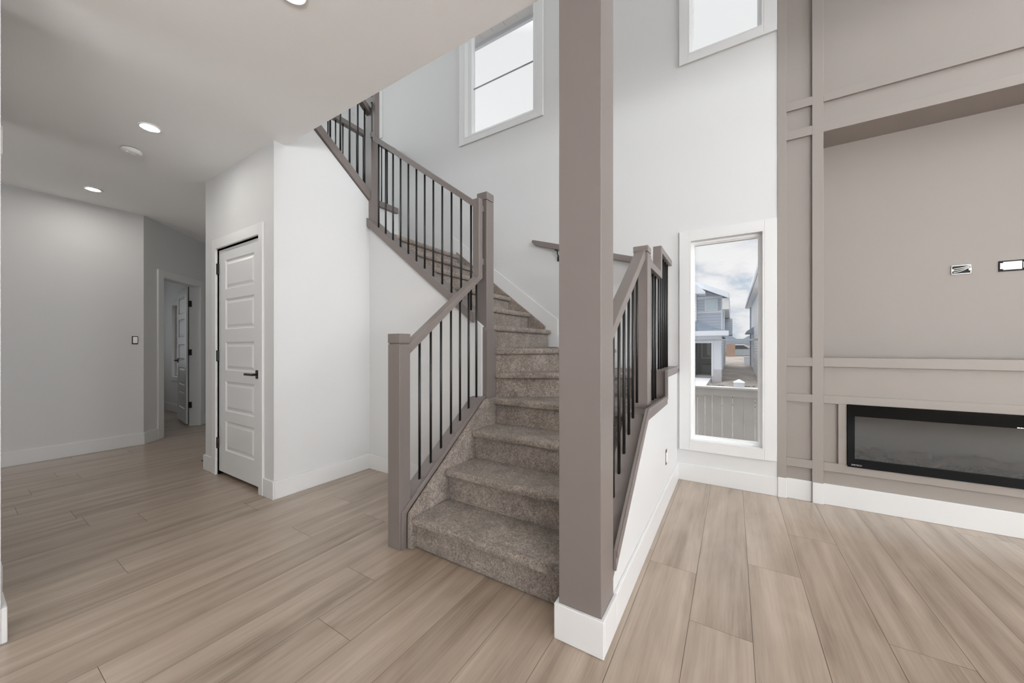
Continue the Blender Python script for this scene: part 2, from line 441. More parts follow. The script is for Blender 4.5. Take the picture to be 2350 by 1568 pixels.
# baseboards
def base(name, bm, label): return struct(name, bm, M['trim'], label, 'baseboard', bevel=0.003)
base('baseboard_hall', bx(-5.985, -5.97, -4.28, 1.326, 0, 0.14), 'white baseboard of the hall wall')
base('baseboard_near_left', bx(-4.3, -2.885, 0.155, 0.170, 0, 0.141), 'white baseboard end at the left picture edge, farther one')
base('baseboard_jamb_left', (lambda bm: (box(bm, -2.6, -2.425, 0.139, 0.154, 0, 0.138), box(bm, -2.44, -2.425, -4.29, 0.139, 0, 0.138), bm)[-1])(BM()), 'white baseboard end at the left picture edge, nearer one')
base('baseboard_closet_left', (lambda bm: (box(bm, -4.285, -4.075, 1.348, 1.363, 0, 0.14), box(bm, -4.285, -4.27, 1.363, 2.5, 0, 0.14), bm)[-1])(BM()), 'short white baseboard left of the closet door')
base('baseboard_closet_right', (lambda bm: (box(bm, -3.117, -2.957, 1.348, 1.363, 0, 0.14), box(bm, XS, -2.957, 1.363, 2.19, 0, 0.14), bm)[-1])(BM()), 'white baseboard wrapping the closet corner')
base('baseboard_stair_middle', bx(XS, -1.72, 2.19, 2.205, 0, 0.14), 'white baseboard behind the lower railing')
base('baseboard_stair_right', bx(-0.42, -0.405, 1.478, 3.445, 0, 0.145), 'white baseboard running from the post to the window wall')
base('baseboard_window', bx(-0.42, 0.296, 3.445, YB, 0, 0.145), 'white baseboard under the tall narrow window')

# ------------------------------------------------------------------ windows
def window(n, x0, x1, z0, z1, label, muntins=(), casing=0.07, cx0=None, cx1=None, depth=0.075, y=YB, fr=0.019, top=True):
    r = empty('window_%d' % n, ((x0 + x1)/2, y, z0), label, 'window', kind='structure')
    cx0 = x0 - casing if cx0 is None else cx0; cx1 = x1 + casing if cx1 is None else cx1
    c = BM(); yf = y - 0.016
    box(c, cx0, x0, yf, y, z0 - casing, z1 + casing); box(c, x1, cx1, yf, y, z0 - casing, z1 + casing)
    box(c, x0, x1, yf, y, z0 - casing, z0); box(c, x0, x1, yf, y, z1, z1 + casing)
    obj('casing', c, M['trim'], r, bevel=0.002)
    j = BM(); t = 0.012
    box(j, x0, x0 + t, yf, y + depth, z0, z1); box(j, x1 - t, x1, yf, y + depth, z0, z1)
    box(j, x0 + t, x1 - t, yf, y + depth, z0, z0 + t); box(j, x0 + t, x1 - t, yf, y + depth, z1 - t, z1)
    obj('jamb', j, M['trim'], r)
    f = BM(); ya, yb = y + depth - 0.03, y + depth + 0.03
    a, b, lo, hi = x0 + t, x1 - t, z0 + t, z1 - t
    for k, (w, yy) in enumerate(((fr, ya), (fr + 0.006, ya + 0.018))):
        box(f, a, a + w, yy, yb, lo, hi); box(f, b - w, b, yy, yb, lo, hi)
        box(f, a + w, b - w, yy, yb, lo, lo + w); box(f, a + w, b - w, yy, yb, hi - w, hi)
    obj('frame', f, M['vinyl'], r)
    obj('pane', bx(a + fr, b - fr, y + depth + 0.008, y + depth + 0.012, lo + fr, hi - fr), M['glass'], r)
    for z in muntins:
        obj('glazing_bar', bx(a + fr, b - fr, y + depth - 0.001, y + depth + 0.006, z - 0.007, z + 0.007), M['muntin'], r)
    return r
M['muntin'] = mat('grey_glazing_bar', (0.30, 0.32, 0.34), 0.4, metal=0.3)
window(1, -2.825, -1.815, 3.73, 5.5, 'large upper window above the stairs with one thin crossbar', muntins=(4.37,), fr=0.062, cx0=-2.905, cx1=-1.738)
window(2, -0.332, 0.207, 3.70, 5.5, 'narrow upper window beside the taupe wall, cut by the top picture edge', cx1=0.292)
window(3, -0.322, 0.212, 0.345, 2.09, 'tall narrow low window looking onto the fence and houses', muntins=(1.222,), cx1=0.292, casing=0.078)
window(4, -4.60, -4.44, 4.30, 5.4, 'small upstairs window behind the upper newel post', casing=0.075)
window(5, -8.62, -8.0, 0.62, 1.92, 'white bedroom window seen through the open hall door', y=2.28, muntins=(1.27,))

# ------------------------------------------------------------------ doors
def panel_slab(w, h, t, panels, margin_x):
    """five panel door slab: x 0..w, y 0..t, z 0..h, moulded on both faces"""
    bm = BM()
    xa, xb = margin_x, w - margin_x
    for y, s in ((0.0, 1), (t, -1)):
        def q(*ps):
            bm.faces.new([bm.verts.new((p[0], y + s*p[2], p[1])) for p in ps])
        q((0, 0, 0), (xa, 0, 0), (xa, h, 0), (0, h, 0)); q((xb, 0, 0), (w, 0, 0), (w, h, 0), (xb, h, 0))
        z = 0
        for (a, b) in sorted(panels):
            q((xa, z, 0), (xb, z, 0), (xb, a, 0), (xa, a, 0)); z = b
            rings = [(0, 0), (0.010, 0.009), (0.022, 0.009), (0.042, 0.003)]
            for (i0, d0), (i1, d1) in zip(rings, rings[1:]):
                o = [(xa+i0, a+i0, d0), (xb-i0, a+i0, d0), (xb-i0, b-i0, d0), (xa+i0, b-i0, d0)]
                n = [(xa+i1, a+i1, d1), (xb-i1, a+i1, d1), (xb-i1, b-i1, d1), (xa+i1, b-i1, d1)]
                for k in range(4):
                    q(o[k], o[(k+1) % 4], n[(k+1) % 4], n[k])
            i, d = rings[-1]
            q((xa+i, a+i, d), (xb-i, a+i, d), (xb-i, b-i, d), (xa+i, b-i, d))
        q((xa, z, 0), (xb, z, 0), (xb, h, 0), (xa, h, 0))
    for ps in (((0,0,0),(0,t,0),(0,t,h),(0,0,h)), ((w,0,0),(w,t,0),(w,t,h),(w,0,h)), ((0,0,h),(w,0,h),(w,t,h),(0,t,h)), ((0,0,0),(w,0,0),(w,t,0),(0,t,0))):
        bm.faces.new([bm.verts.new(p) for p in ps])
    bmesh.ops.remove_doubles(bm, verts=bm.verts, dist=1e-5)
    bmesh.ops.recalc_face_normals(bm, faces=bm.faces)
    return bm
PANELS = [(0.20, 0.466), (0.555, 0.822), (0.919, 1.172), (1.285, 1.557), (1.643, 1.903)]

def lever(parent, x, z, y, sx, sy=-1, local=True):
    """square rose and lever handle; sx is the way the lever points, sy the side of the door"""
    r = obj('handle', box(BM(), x - 0.03, x + 0.03, y, y + sy*0.010, z - 0.035, z + 0.035), M['black'], parent, local=local, bevel=0.002)
    b = BM(); tube(b, (x, y + sy*0.008, z), (x, y + sy*0.052, z), 0.010)
    box(b, x - sx*0.011, x + sx*0.125, y + sy*0.044, y + sy*0.055, z - 0.009, z + 0.009)
    l = obj('lever', b, M['black'], r, local=True, bevel=0.002)
    return r

D1 = empty('door_1', (-4.00, 1.375, 0), 'closed white five panel closet door with black lever and hinges', 'door', kind='structure')
D1_W = 0.818
leaf = obj('leaf', panel_slab(D1_W - 0.003, 2.006, 0.035, PANELS, 0.135), M['trim'], D1, local=True)
leaf.location = (0.0, 0, 0.034)
lever(leaf, D1_W - 0.063, 0.906, 0.0, -1)
for z in (1.825, 1.035, 0.243):
    obj('hinge', (lambda b: (box(b, -0.013, 0.010, -0.016, -0.002, z, z + 0.092), tube(b, (-0.002, -0.017, z - 0.004), (-0.002, -0.017, z + 0.096), 0.006), b)[-1])(BM()), M['black'], D1, local=True)
j = BM(); box(j, -4.004, -4.00, 1.345, 1.47, 0, 2.046); box(j, -3.182, -3.175, 1.363, 1.47, 0, 2.046); box(j, -4.0, -3.182, 1.363, 1.47, 2.046, 2.05)
box(j, -4.0, -3.988, 1.412, 1.424, 0.03, 2.046); box(j, -3.194, -3.182, 1.412, 1.424, 0.03, 2.046)
obj('jamb', j, M['trim'], D1)
c = BM(); box(c, -4.075, -4.004, 1.345, 1.363, 0, 2.14); box(c, -3.182, -3.117, 1.345, 1.363, 0, 2.14); box(c, -4.004, -3.182, 1.345, 1.363, 2.050, 2.14)
obj('casing', c, M['trim'], D1, bevel=0.003)

D2 = empty('door_2', (0, 0, 0), 'white bedroom door standing open in the angled hall wall', 'door', kind='structure')
D2.location = DIAG.location; D2.rotation_euler = DIAG.rotation_euler
c = BM(); box(c, 0.215, 0.314, -0.018, 0, 0, 2.14); box(c, 1.068, 1.165, -0.018, 0, 0, 2.14); box(c, 0.314, 1.068, -0.018, 0, 2.058, 2.14)
obj('casing', c, M['trim'], D2, local=True, bevel=0.003)
c = BM(); box(c, 0.300, 0.318, -0.012, 0.125, 0, 2.058); box(c, 1.064, 1.082, -0.012, 0.125, 0, 2.058); box(c, 0.318, 1.064, -0.012, 0.125, 2.05, 2.07)
obj('jamb', c, M['trim'], D2, local=True)
LF = obj('leaf', panel_slab(0.745, 2.02, 0.035, PANELS, 0.125), M['trim'], D2, local=True)
LF.location = (1.075, 0.128, 0.03); LF.rotation_euler = (0, 0, math.radians(172 - 135))
obj('hinge_gap_shade', box(BM(), 1.048, 1.066, 0.1255, 0.1285, 0.03, 2.05), M['black'], D2, local=True)  # black strip standing in for the shade of the hinge gap
lever(LF, 0.685, 0.92, 0.035, -1, sy=1); 
for z in (1.755, 1.04, 0.265):
    b = BM(); box(b, 1.045, 1.066, 0.088, 0.126, z, z + 0.088); box(b, 1.056, 1.10, 0.122, 0.130, z, z + 0.088)
    obj('hinge', b, M['black'], D2, local=True)

# ------------------------------------------------------------------ taupe feature wall
XA0, XA1 = 0.296, 2.64
YP, YF = 3.475, 3.455       # panel face, batten face
NX0, NX1, NZ0, NZ1 = 0.572, 2.37, 1.082, 2.752
FX0, FX1, FZ0, FZ1 = 0.700, 2.24, 0.304, 0.750
a = BM()
box(a, XA0, XA1, YP, 3.62, NZ1, ZT); box(a, XA0, NX0, YP, 3.62, 0.0, NZ1); box(a, NX1, XA1, YP, 3.62, 0.0, NZ1)
box(a, NX0, NX1, 3.745, 3.85, NZ0 - 0.02, NZ1 + 0.02)                     # niche back
box(a, NX0, NX1, 3.62, 3.745, NZ1, NZ1 + 0.05); box(a, NX0 - 0.05, NX0, 3.62, 3.745, NZ0, NZ1); box(a, NX1, NX1 + 0.05, 3.62, 3.745, NZ0, NZ1)
box(a, NX0, NX1, YP, 3.745, FZ1, NZ0); box(a, NX0, NX1, YP, 3.745, 0.0, FZ0)
box(a, NX0, FX0, YP, 3.745, FZ0, FZ1); box(a, FX1, NX1, YP, 3.745, FZ0, FZ1)
AW = struct('wall_feature', a, M['taupe'], 'taupe feature wall with raised battens, a deep screen recess and the fireplace', 'wall')
def batten(*r):
    obj('batten', box(BM(), r[0], r[1], YF, YP, r[2], r[3]), M['taupe'], AW, bevel=0.0012)
for (x0, x1) in ((0.296, 0.352), (0.505, 0.570), (2.372, 2.437), (2.585, 2.640)): batten(x0, x1, 0.0, 5.2)
for (z0, z1) in ((2.974, 3.038), (2.752, 2.819), (1.016, 1.082), (0.746, 0.806), (0.249, 0.312)):
    batten(0.352, 0.505, z0, z1); batten(0.570, 2.372, z0, z1); batten(2.437, 2.585, z0, z1)
batten(0.652, 0.698, 0.312, 0.746); batten(2.242, 2.29, 0.312, 0.746)
bb = BM()
for (x0, x1, d) in ((0.296, 0.352, 0), (0.352, 0.505, 1), (0.505, 0.570, 0), (0.570, 2.372, 1), (2.372, 2.437, 0), (2.437, 2.585, 1), (2.585, 2.64, 0)):
    box(bb, x0, x1, (YP if d else YF) - 0.015, YP if d else YF, 0, 0.152)
base('baseboard_feature', bb, 'white baseboard stepping along the taupe feature wall')
struct('wall_great_room', bx(XA1, 7.13, YB, 3.62, 0, ZT), M['wall'], 'white wall beyond the feature wall', 'wall')

# electric fireplace
FP = empty('electric_fireplace', ((FX0 + FX1)/2, 3.45, FZ0), 'long black glass electric fireplace set into the taupe wall', 'fireplace')
fr = BM(); IX0, IX1, IZ0, IZ1 = 0.738, 2.202, 0.362, 0.668
box(fr, FX0, IX0, 3.444, 3.470, FZ0, FZ1); box(fr, IX1, FX1, 3.444, 3.470, FZ0, FZ1); box(fr, IX0, IX1, 3.444, 3.470, FZ0, IZ0); box(fr, IX0, IX1, 3.444, 3.470, IZ1, FZ1)
obj('frame', fr, M['blackgloss'], FP)
bd = BM(); box(bd, FX0 + .005, FX1 - .005, 3.66, 3.68, FZ0 + .005, FZ1 - .005); box(bd, FX0 + .005, IX0, 3.47, 3.66, FZ0 + .005, FZ1 - .005); box(bd, IX1, FX1 - .005, 3.47, 3.66, FZ0 + .005, FZ1 - .005)
box(bd, IX0, IX1, 3.47, 3.66, FZ0 + .005, IZ0); box(bd, IX0, IX1, 3.47, 3.66, IZ1, FZ1 - .005)
obj('firebox', bd, M['firebox'] if 'firebox' in M else mat('firebox_screen', (0.42, 0.40, 0.37), 0.35), FP)
obj('viewing_glass', bx(IX0, IX1, 3.452, 3.456, IZ0, IZ1), M['smokeglass'], FP)
def log(x0, x1, y, z, r, k):
    bm = BM(); n, s = 12, 14; rings = []; rr = random.Random(k)
    for i in range(s + 1):
        t = i / s; x = x0 + (x1 - x0)*t
        q = r * (0.55 + 0.45*math.sin(math.pi*min(max(t, .08), .92))) * rr.uniform(0.85, 1.15)
        cz = z + 0.012*math.sin(t*7 + k); cy = y + 0.02*math.sin(t*4 + k*2)
        rings.append([bm.verts.new((x, cy + q*math.cos(2*math.pi*j/n)*rr.uniform(.9, 1.1), cz + q*math.sin(2*math.pi*j/n)*rr.uniform(.9, 1.1))) for j in range(n)])
    for A, B in zip(rings, rings[1:]):
        for j in range(n): bm.faces.new((A[j], A[(j+1) % n], B[(j+1) % n], B[j]))
    bm.faces.new(rings[0]); bm.faces.new(rings[-1])
    return bm
for k, (x0, x1, y, z, r) in enumerate(((0.745, 0.90, 3.54, 0.405, 0.030), (0.85, 1.14, 3.56, 0.402, 0.036), (1.05, 1.22, 3.50, 0.385, 0.022), (1.19, 1.46, 3.55, 0.405, 0.038), (1.40, 1.75, 3.57, 0.402, 0.036), (1.70, 2.0, 3.54, 0.40, 0.034), (1.96, 2.19, 3.56, 0.40, 0.032))):
    obj('log', log(x0, x1, y, z, r, k), M['log'], FP, smooth=True, recalc=True)
obj('ember_bed', (lambda bm: [bmesh.ops.create_icosphere(bm, subdivisions=1, radius=random.uniform(.006, .013), matrix=Matrix.Translation((random.uniform(.75, 2.19), random.uniform(3.475, 3.60), .366))) for _ in range(160)] and bm)(BM()), M['log'], FP)['kind'] = 'stuff'
def text(name, body, size, loc, m, parent, align='LEFT'):
    cu = bpy.data.curves.new(name, 'FONT'); cu.body = body; cu.size = size; cu.extrude = 0.0003; cu.align_x = align
    o = bpy.data.objects.new(name, cu)
    o.rotation_euler = (math.radians(90), 0, 0)
    dg = bpy.context.evaluated_depsgraph_get()
    me = bpy.data.meshes.new_from_object(o)
    bpy.data.objects.remove(o); bpy.data.curves.remove(cu)
    me.transform(Matrix.Translation(Vector(loc)) @ Matrix.Rotation(math.radians(90), 4, 'X'))
    me.transform(wloc(parent).inverted())
    q = bpy.data.objects.new(name, me); COL.objects.link(q); q.parent = parent; me.materials.clear(); me.materials.append(m)
    return q
text('logo', 'DIRTECH', 0.0135, (0.719, 3.4435, 0.317), M['logo'], FP)
dp = BM()
for (x0, x1) in ((1.463, 1.472), (1.475, 1.483), (1.486, 1.503)): box(dp, x0, x1, 3.4425, 3.444, 0.670, 0.6745)
obj('display', dp, M['display'], FP)

# open boxes in the screen recess
def wall_box(name, x0, x1, z0, z1, label, cat, closed):
    r = empty(name, ((x0 + x1)/2, 3.745, z0), label, cat)
    y = 3.745; t = 0.003
    b = BM(); box(b, x0, x0 + t, y - 0.006, y, z0, z1); box(b, x1 - t, x1, y - 0.006, y, z0, z1); box(b, x0, x1, y - 0.006, y, z0, z0 + t); box(b, x0, x1, y - 0.006, y, z1 - t, z1)
    box(b, x0, x1, y - 0.001, y, z0, z1)
    obj('box', b, M['silver'] if not closed else M['dark'], r)
    return r
b1 = wall_box('wiring_box', 1.300, 1.390, 1.668, 1.728, 'open metal wiring box with loose white cables in the screen recess', 'electrical box', False)
obj('opening', bx(1.304, 1.386, 3.7425, 3.7435, 1.672, 1.724), M['dark'], b1)
for k in range(3):
    bm = BM(); prev = None
    for i in range(9):
        t = i / 8; p = (1.308 + 0.074*t, 3.738 - 0.004*k, 1.680 + 0.012*k + (0.030 - 0.006*k)*t*t)
        if prev: tube(bm, prev, p, 0.0028, 8)
        prev = p
    obj('cable', bm, M['wire'], b1, smooth=True)
for x in (1.305, 1.385): obj('screw_tab', bx(x - 0.006, x + 0.006, 3.737, 3.743, 1.688, 1.704), M['whiteplastic'], b1)
b2 = wall_box('receptacle', 1.512, 1.622, 1.664, 1.734, 'bare white receptacle without cover plate at the right picture edge', 'outlet', True)
obj('face', bx(1.527, 1.607, 3.733, 3.742, 1.672, 1.726), M['whiteplastic'], b2, bevel=0.002)
for x in (1.515, 1.612): obj('mounting_tab', bx(x, x + 0.014, 3.734, 3.741, 1.680, 1.718), M['silver'], b2)

# ------------------------------------------------------------------ support post
P = empty('support_post', (-0.506, 1.397, 0), 'full height square taupe post with white base in front of the stairs', 'post')
obj('shaft', bx(-0.592, -0.4205, 1.316, 1.478, 0.0, ZC), M['taupe_gloss'], P, bevel=0.002)
k = BM(); box(k, -0.607, -0.405, 1.301, 1.316, 0, 0.140); box(k, -0.607, -0.592, 1.316, 1.478, 0, 0.140); box(k, -0.4205, -0.405, 1.316, 1.478, 0, 0.140)
obj('base_trim', k, M['trim'], P, bevel=0.003)

# ------------------------------------------------------------------ staircase
ST = empty('staircase', (-1.5, 2.2, 0), 'grey brown carpeted staircase turning left up to the next storey', 'staircase')
XL, XR = -1.560, -0.530
def step(poly, i, edge, z):
    """poly is the plan of the tread, edge the index of its front side; a rounded nosing overhangs the riser"""
    bm = BM(); top = z
    lo = max(0.0, z - 2.0*RISE)
    body = list(poly)
    prism(bm, body, 'z', lo, top - 0.02)
    a, b = Vector(poly[edge]), Vector(poly[(edge + 1) % len(poly)])
    d = (b - a).normalized(); n = Vector((d.y, -d.x))
    cen = sum((Vector(p) for p in poly), Vector((0, 0))) / len(poly)
    if (a + b).dot(n)/2 < cen.dot(n): n = -n
    tp = [tuple(Vector(p) + (n*0.034 if k in (edge, (edge + 1) % len(poly)) else Vector((0, 0)))) for k, p in enumerate(poly)]
    prism(bm, tp, 'z', top - 0.048, top)
    o = obj('step', bm, M['carpet'], ST, bevel=0.019, seg=4)
    return o
R = [1.460, 1.737, 2.014, 2.291]
for i in range(3):
    step([(XL, R[i]), (XR, R[i]), (XR, R[i+1] + 0.01), (XL, R[i+1] + 0.01)], i, 0, RISE*(i+1))
PV = (-1.615, 2.345)
step([(XL, 2.291), (XR, 2.291), (XR, 3.06), (PV[0], PV[1] + 0.01), (XL - 0.05, 2.34)], 3, 0, RISE*4)
step([PV, (XR, 3.045), (XR, YB), (-0.96, YB)], 4, 0, RISE*5)
step([PV, (-0.973, YB), (-1.67, YB), (-1.67, 2.345)], 5, 0, RISE*6)
XX = [-1.66, -1.91, -2.16, -2.41, -2.66, -2.91]
for i in range(5):
    step([(XX[i], 2.285), (XX[i], YB - 0.03), (XX[i+1] - 0.01, YB - 0.03), (XX[i+1] - 0.01, 2.285)], 6 + i, 0, RISE*(7 + i))
step([(-2.91, 2.285), (-2.91, YB), (-4.03, YB), (-4.03, 2.18)], 11, 0, RISE*12)
YY = [2.20, 1.95, 1.70, 1.455]
for i in range(3):
    step([(-4.03, YY[i]), (-3.06, YY[i]), (-3.06, YY[i+1]), (-4.03, YY[i+1])], 12 + i, 0, RISE*(13 + i))
# carpet wrapped up the inside of the lower stringer
def zc(y): return 0.21 + (y - 1.415)*0.748
obj('carpeted_curb', prism(BM(), [(1.432, 0), (2.33, 0), (2.33, 0.770), (2.175, 0.770), (1.432, zc(1.432) - 0.02)], 'x', -1.598, XL + 0.004), M['carpet'], ST, bevel=0.012, seg=3)
# carpet and white skirting climbing the back wall
def zs(x): return 1.912 + (-2.39 - x)*0.766
obj('carpeted_skirt', prism(BM(), [(-1.70, 1.06), (-1.70, 1.385), (-2.93, zs(-2.93) + 0.02), (-2.93, 2.0), (-1.9, 1.1)], 'y', YB - 0.042, YB - 0.012), M['carpet'], ST, bevel=0.006, seg=2)
sk = BM(); up = 0.178
prism(sk, [(-1.715, 1.16), (-1.565, 1.16), (-1.565, 1.452), (-3.0, 1.452 + 1.435*0.766), (-3.0, 1.452 + 1.435*0.766 - up - 0.10), (-1.715, 1.30)], 'y', YB - 0.014, YB - 0.001)
box(sk, -1.565, -0.98, YB - 0.014, YB - 0.001, RISE*6, RISE*6 + 0.145); box(sk, -0.98, -0.53, YB - 0.014, YB - 0.001, RISE*5, RISE*5 + 0.145)
struct('baseboard_stair_back', sk, M['trim'], 'white skirting board climbing the back wall beside the stairs', 'baseboard', bevel=0.003)

# ------------------------------------------------------------------ railings
TG = M['taupe_gloss']
def bar(name, x, y, z0, z1, parent):
    return obj(name, tube(BM(), (x, y, z0), (x, y, z1), 0.0080, 12), M['black'], parent, smooth=True)
def newel(parent, x0, x1, y0, y1, z0, z1, cap=0.055):
    n = obj('newel_post', bx(x0, x1, y0, y1, z0, z1 - cap - 0.006), TG, parent, bevel=0.003)
    g = BM(); box(g, x0 + 0.004, x1 - 0.004, y0 + 0.004, y1 - 0.004, z1 - cap - 0.006, z1 - cap); box(g, x0 - 0.001, x1 + 0.001, y0 - 0.001, y1 + 0.001, z1 - cap, z1)
    obj('cap', g, TG, n, bevel=0.003)
    return n

# bottom flight, left
G1 = empty('stair_railing', (-1.66, 1.44, 0), 'taupe railing with black balusters left of the bottom flight', 'railing')
newel(G1, -1.711, -1.612, 1.393, 1.473, 0.0, 1.238)
obj('kneewall', prism(BM(), [(1.473, 0), (2.24, 0), (2.24, 0.772), (2.17, 0.752), (1.473, zc(1.473) - 0.02)], 'x', -1.705, -1.618), TG, G1)
obj('sill', prism(BM(), [(1.473, zc(1.473) - 0.022), (2.165, 0.757), (2.225, 0.765), (2.225, 0.785), (2.165, 0.778), (1.473, zc(1.473))], 'x', -1.716, -1.604), TG, G1, bevel=0.002)
w = 0.022
obj('edge_trim', prism(BM(), [(1.402, 0), (1.432, 0), (1.432, 0.203), (2.175, 0.762), (2.21, 0.770), (2.21, 0.79), (2.165, 0.783), (1.402, 0.214)], 'x', -1.612, -1.597), TG, G1, bevel=0.002)
def zr1(y): return 1.120 + (y - 1.487)*0.785
obj('handrail', (lambda bm: (prism(bm, [(1.466, zr1(1.466)), (2.195, zr1(2.195)), (2.212, zr1(2.212)), (2.212, 2.292), (2.166, 2.292), (2.166, zr1(2.15) + 0.060), (1.466, zr1(1.466) + 0.060)], 'x', -1.690, -1.630), bm)[-1])(BM()), TG, G1, bevel=0.003)
for y in (1.592, 1.689, 1.784, 1.884, 1.980, 2.078, 2.172):
    bar('baluster', -1.66, y, zc(y) - 0.008 if y < 2.165 else 0.777, zr1(min(y, 2.19)) + 0.012, G1)

# middle flight
G2 = empty('stair_railing', (-2.2, 2.19, 0.7), 'taupe railing with black balusters climbing the middle flight', 'railing')
newel(G2, -1.706, -1.612, 2.240, 2.334, 0.70, 2.362, cap=0.06)
for z in (2.205, 1.796): obj('bracket', bx(-1.682, -1.638, 2.212, 2.240, z, z + 0.047), TG, G2, bevel=0.002)
obj('newel_cladding', prism(BM(), [(-1.716, 0.70), (-1.598, 0.70), (-1.598, 1.285), (-1.716, 1.37)], 'y', 2.225, 2.346), TG, G2, bevel=0.002)
cap2 = [(-1.70, z2(-1.70)), (XS + 0.01, z2(XS + 0.01)), (XS + 0.01, z2(XS + 0.01) - 0.080), (-1.70, z2(-1.70) - 0.080)]
obj('sill', prism(BM(), cap2, 'y', 2.165, 2.300), TG, G2, bevel=0.003)
def zr2(x): return 2.286 + (-1.685 - x)*0.732
obj('handrail', prism(BM(), [(-1.66, zr2(-1.66)), (-2.835, zr2(-2.835)), (-2.835, 3.62), (-2.875, 3.62), (-2.875, zr2(-2.875) - 0.054), (-1.66, zr2(-1.66) - 0.054)], 'y', 2.165, 2.212), TG, G2, bevel=0.003)
for i in range(12):
    x = -2.818 + i*0.0993
    bar('baluster', x, 2.190, z2(x) - 0.01, zr2(x) - 0.045, G2)

# upper flight
G3 = empty('stair_railing', (-2.98, 1.9, 2.4), 'taupe railing with black balusters on the topmost flight, cut by the ceiling', 'railing')
newel(G3, -3.022, -2.928, 2.195, 2.280, 2.345, 3.72)
for z in (3.15, 3.48): obj('bracket', bx(-2.928, -2.875, 2.18, 2.222, z, z + 0.045), TG, G3)
obj('sill', prism(BM(), [(2.26, z3(2.26)), (2.26, z3(2.26) + 0.088), (1.46, z3(1.46) + 0.088), (1.46, z3(1.46))], 'x', -3.065, -2.945), TG, G3, bevel=0.002)
def zr3(y): return 3.385 + (2.195 - y)*0.766
obj('handrail', prism(BM(), [(2.2, zr3(2.2)), (1.46, zr3(1.46)), (1.46, zr3(1.46) + 0.06), (2.2, zr3(2.2) + 0.06)], 'x', -3.00, -2.94), TG, G3, bevel=0.002)
for y in (2.15, 2.078, 1.995, 1.905, 1.81, 1.715, 1.62):
    bar('baluster', -2.972, y, z3(y) + 0.08, zr3(y) + 0.01, G3)

# upstairs hallway
G4 = empty('stair_railing', (-4.04, 2.5, 3.03), 'level upstairs hallway railing seen beyond the topmost flight', 'railing')
obj('shoe_rail', bx(-4.10, -3.985, 1.50, YB - 0.035, 3.03, 3.105), TG, G4, bevel=0.002)
obj('handrail', bx(-4.07, -4.0, 1.50, YB - 0.06, 3.872, 3.93), TG, G4, bevel=0.002)
y = 3.37
while y > 1.55:
    bar('baluster', -4.035, y, 3.10, 3.88, G4); y -= 0.094

# right side of the bottom flight and the winders
G5 = empty('stair_railing', (-0.475, 2.3, 0.2), 'taupe railing with black balusters behind the square post', 'railing')
newel(G5, -0.527, -0.440, 2.289, 2.385, 0.70, 1.784, cap=0.038)
def zk(y): return 0.500 + (y - 1.765)*0.780
obj('sill', prism(BM(), [(1.478, zk(1.478)), (2.12, zk(2.12)), (2.12, 0.70), (1.478, 0.19)], 'x', -0.531, -0.421), TG, G5, bevel=0.002)
obj('ledge', (lambda bm: (box(bm, -0.531, -0.421, 2.12, 2.835, 0.70, 0.782), box(bm, -0.531, -0.421, 2.835, YB - 0.002, 0.70, 0.990), bm)[-1])(BM()), TG, G5, bevel=0.002)
U = [(1.478, 0.318), (2.115, 0.812), (2.800, 0.806), (2.800, 0.994), (3.44, 0.994)]
Lw = [(1.478, 0.236), (2.150, 0.745), (2.846, 0.742), (2.846, 0.943), (3.44, 0.943)]
obj('edge_trim', prism(BM(), U + Lw[::-1], 'x', -0.421, -0.408), TG, G5, bevel=0.002)
off = 0.026
U2 = [(1.478, 0.318), (2.115, 0.812), (2.800, 0.806), (2.800, 0.994), (3.44, 0.994)]
L2 = [(1.478, 0.318 - off), (2.127, 0.812 - off), (2.800 + off*0.7, 0.806 - off), (2.800 + off*0.7, 0.994 - off*0.8), (3.44, 0.994 - off*0.8)]
obj('edge_bead', prism(BM(), U2 + L2[::-1], 'x', -0.408, -0.400), TG, G5, bevel=0.002)
def zr5(y): return 1.205 + (y - 1.616)*0.734
obj('handrail', prism(BM(), [(1.47, zr5(1.47)), (2.30, zr5(2.30)), (2.30, zr5(2.30) + 0.058), (1.47, zr5(1.47) + 0.058)], 'x', -0.515, -0.455), TG, G5, bevel=0.003)
obj('upper_handrail', prism(BM(), [(2.38, 1.680), (2.912, 1.680), (2.912, 1.874), (3.42, 1.874), (3.42, 1.922), (2.866, 1.922), (2.866, 1.728), (2.38, 1.728)], 'x', -0.515, -0.455), TG, G5, bevel=0.003)
for y in (1.60, 1.70, 1.805, 1.902, 2.003, 2.098, 2.198):
    bar('baluster', -0.485, y, zk(y) - 0.008, zr5(y) + 0.01, G5)
for y in (2.50, 2.595, 2.695, 2.79): bar('baluster', -0.485, y, 0.775, 1.69, G5)
for y in (2.925, 3.03, 3.135, 3.24, 3.34): bar('baluster', -0.485, y, 0.985, 1.88, G5)

# wall handrail
WR = empty('wall_handrail', (-1.25, 3.41, 2.1), 'taupe handrail on black brackets fixed to the back wall', 'handrail')
obj('rail', prism(BM(), [(-1.835, 2.302), (-1.835, 2.285), (-1.80, 2.245), (-0.62, 1.885), (-0.62, 1.945), (-1.82, 2.308)], 'y', 3.370, 3.425), TG, WR, bevel=0.004)
for x in (-1.545, -0.78):
    zz = 2.245 - (x + 1.80)*0.305
    b = BM(); tube(b, (x, 3.395, zz + 0.01), (x, 3.395, zz - 0.045), 0.007); tube(b, (x, 3.395, zz - 0.042), (x, 3.447, zz - 0.075), 0.007); box(b, x - 0.026, x + 0.026, 3.448, 3.459, zz - 0.105, zz - 0.053)
    box(b, x - 0.025, x + 0.025, 3.380, 3.410, zz - 0.004, zz + 0.004)
    obj('bracket', b, M['black'], WR)

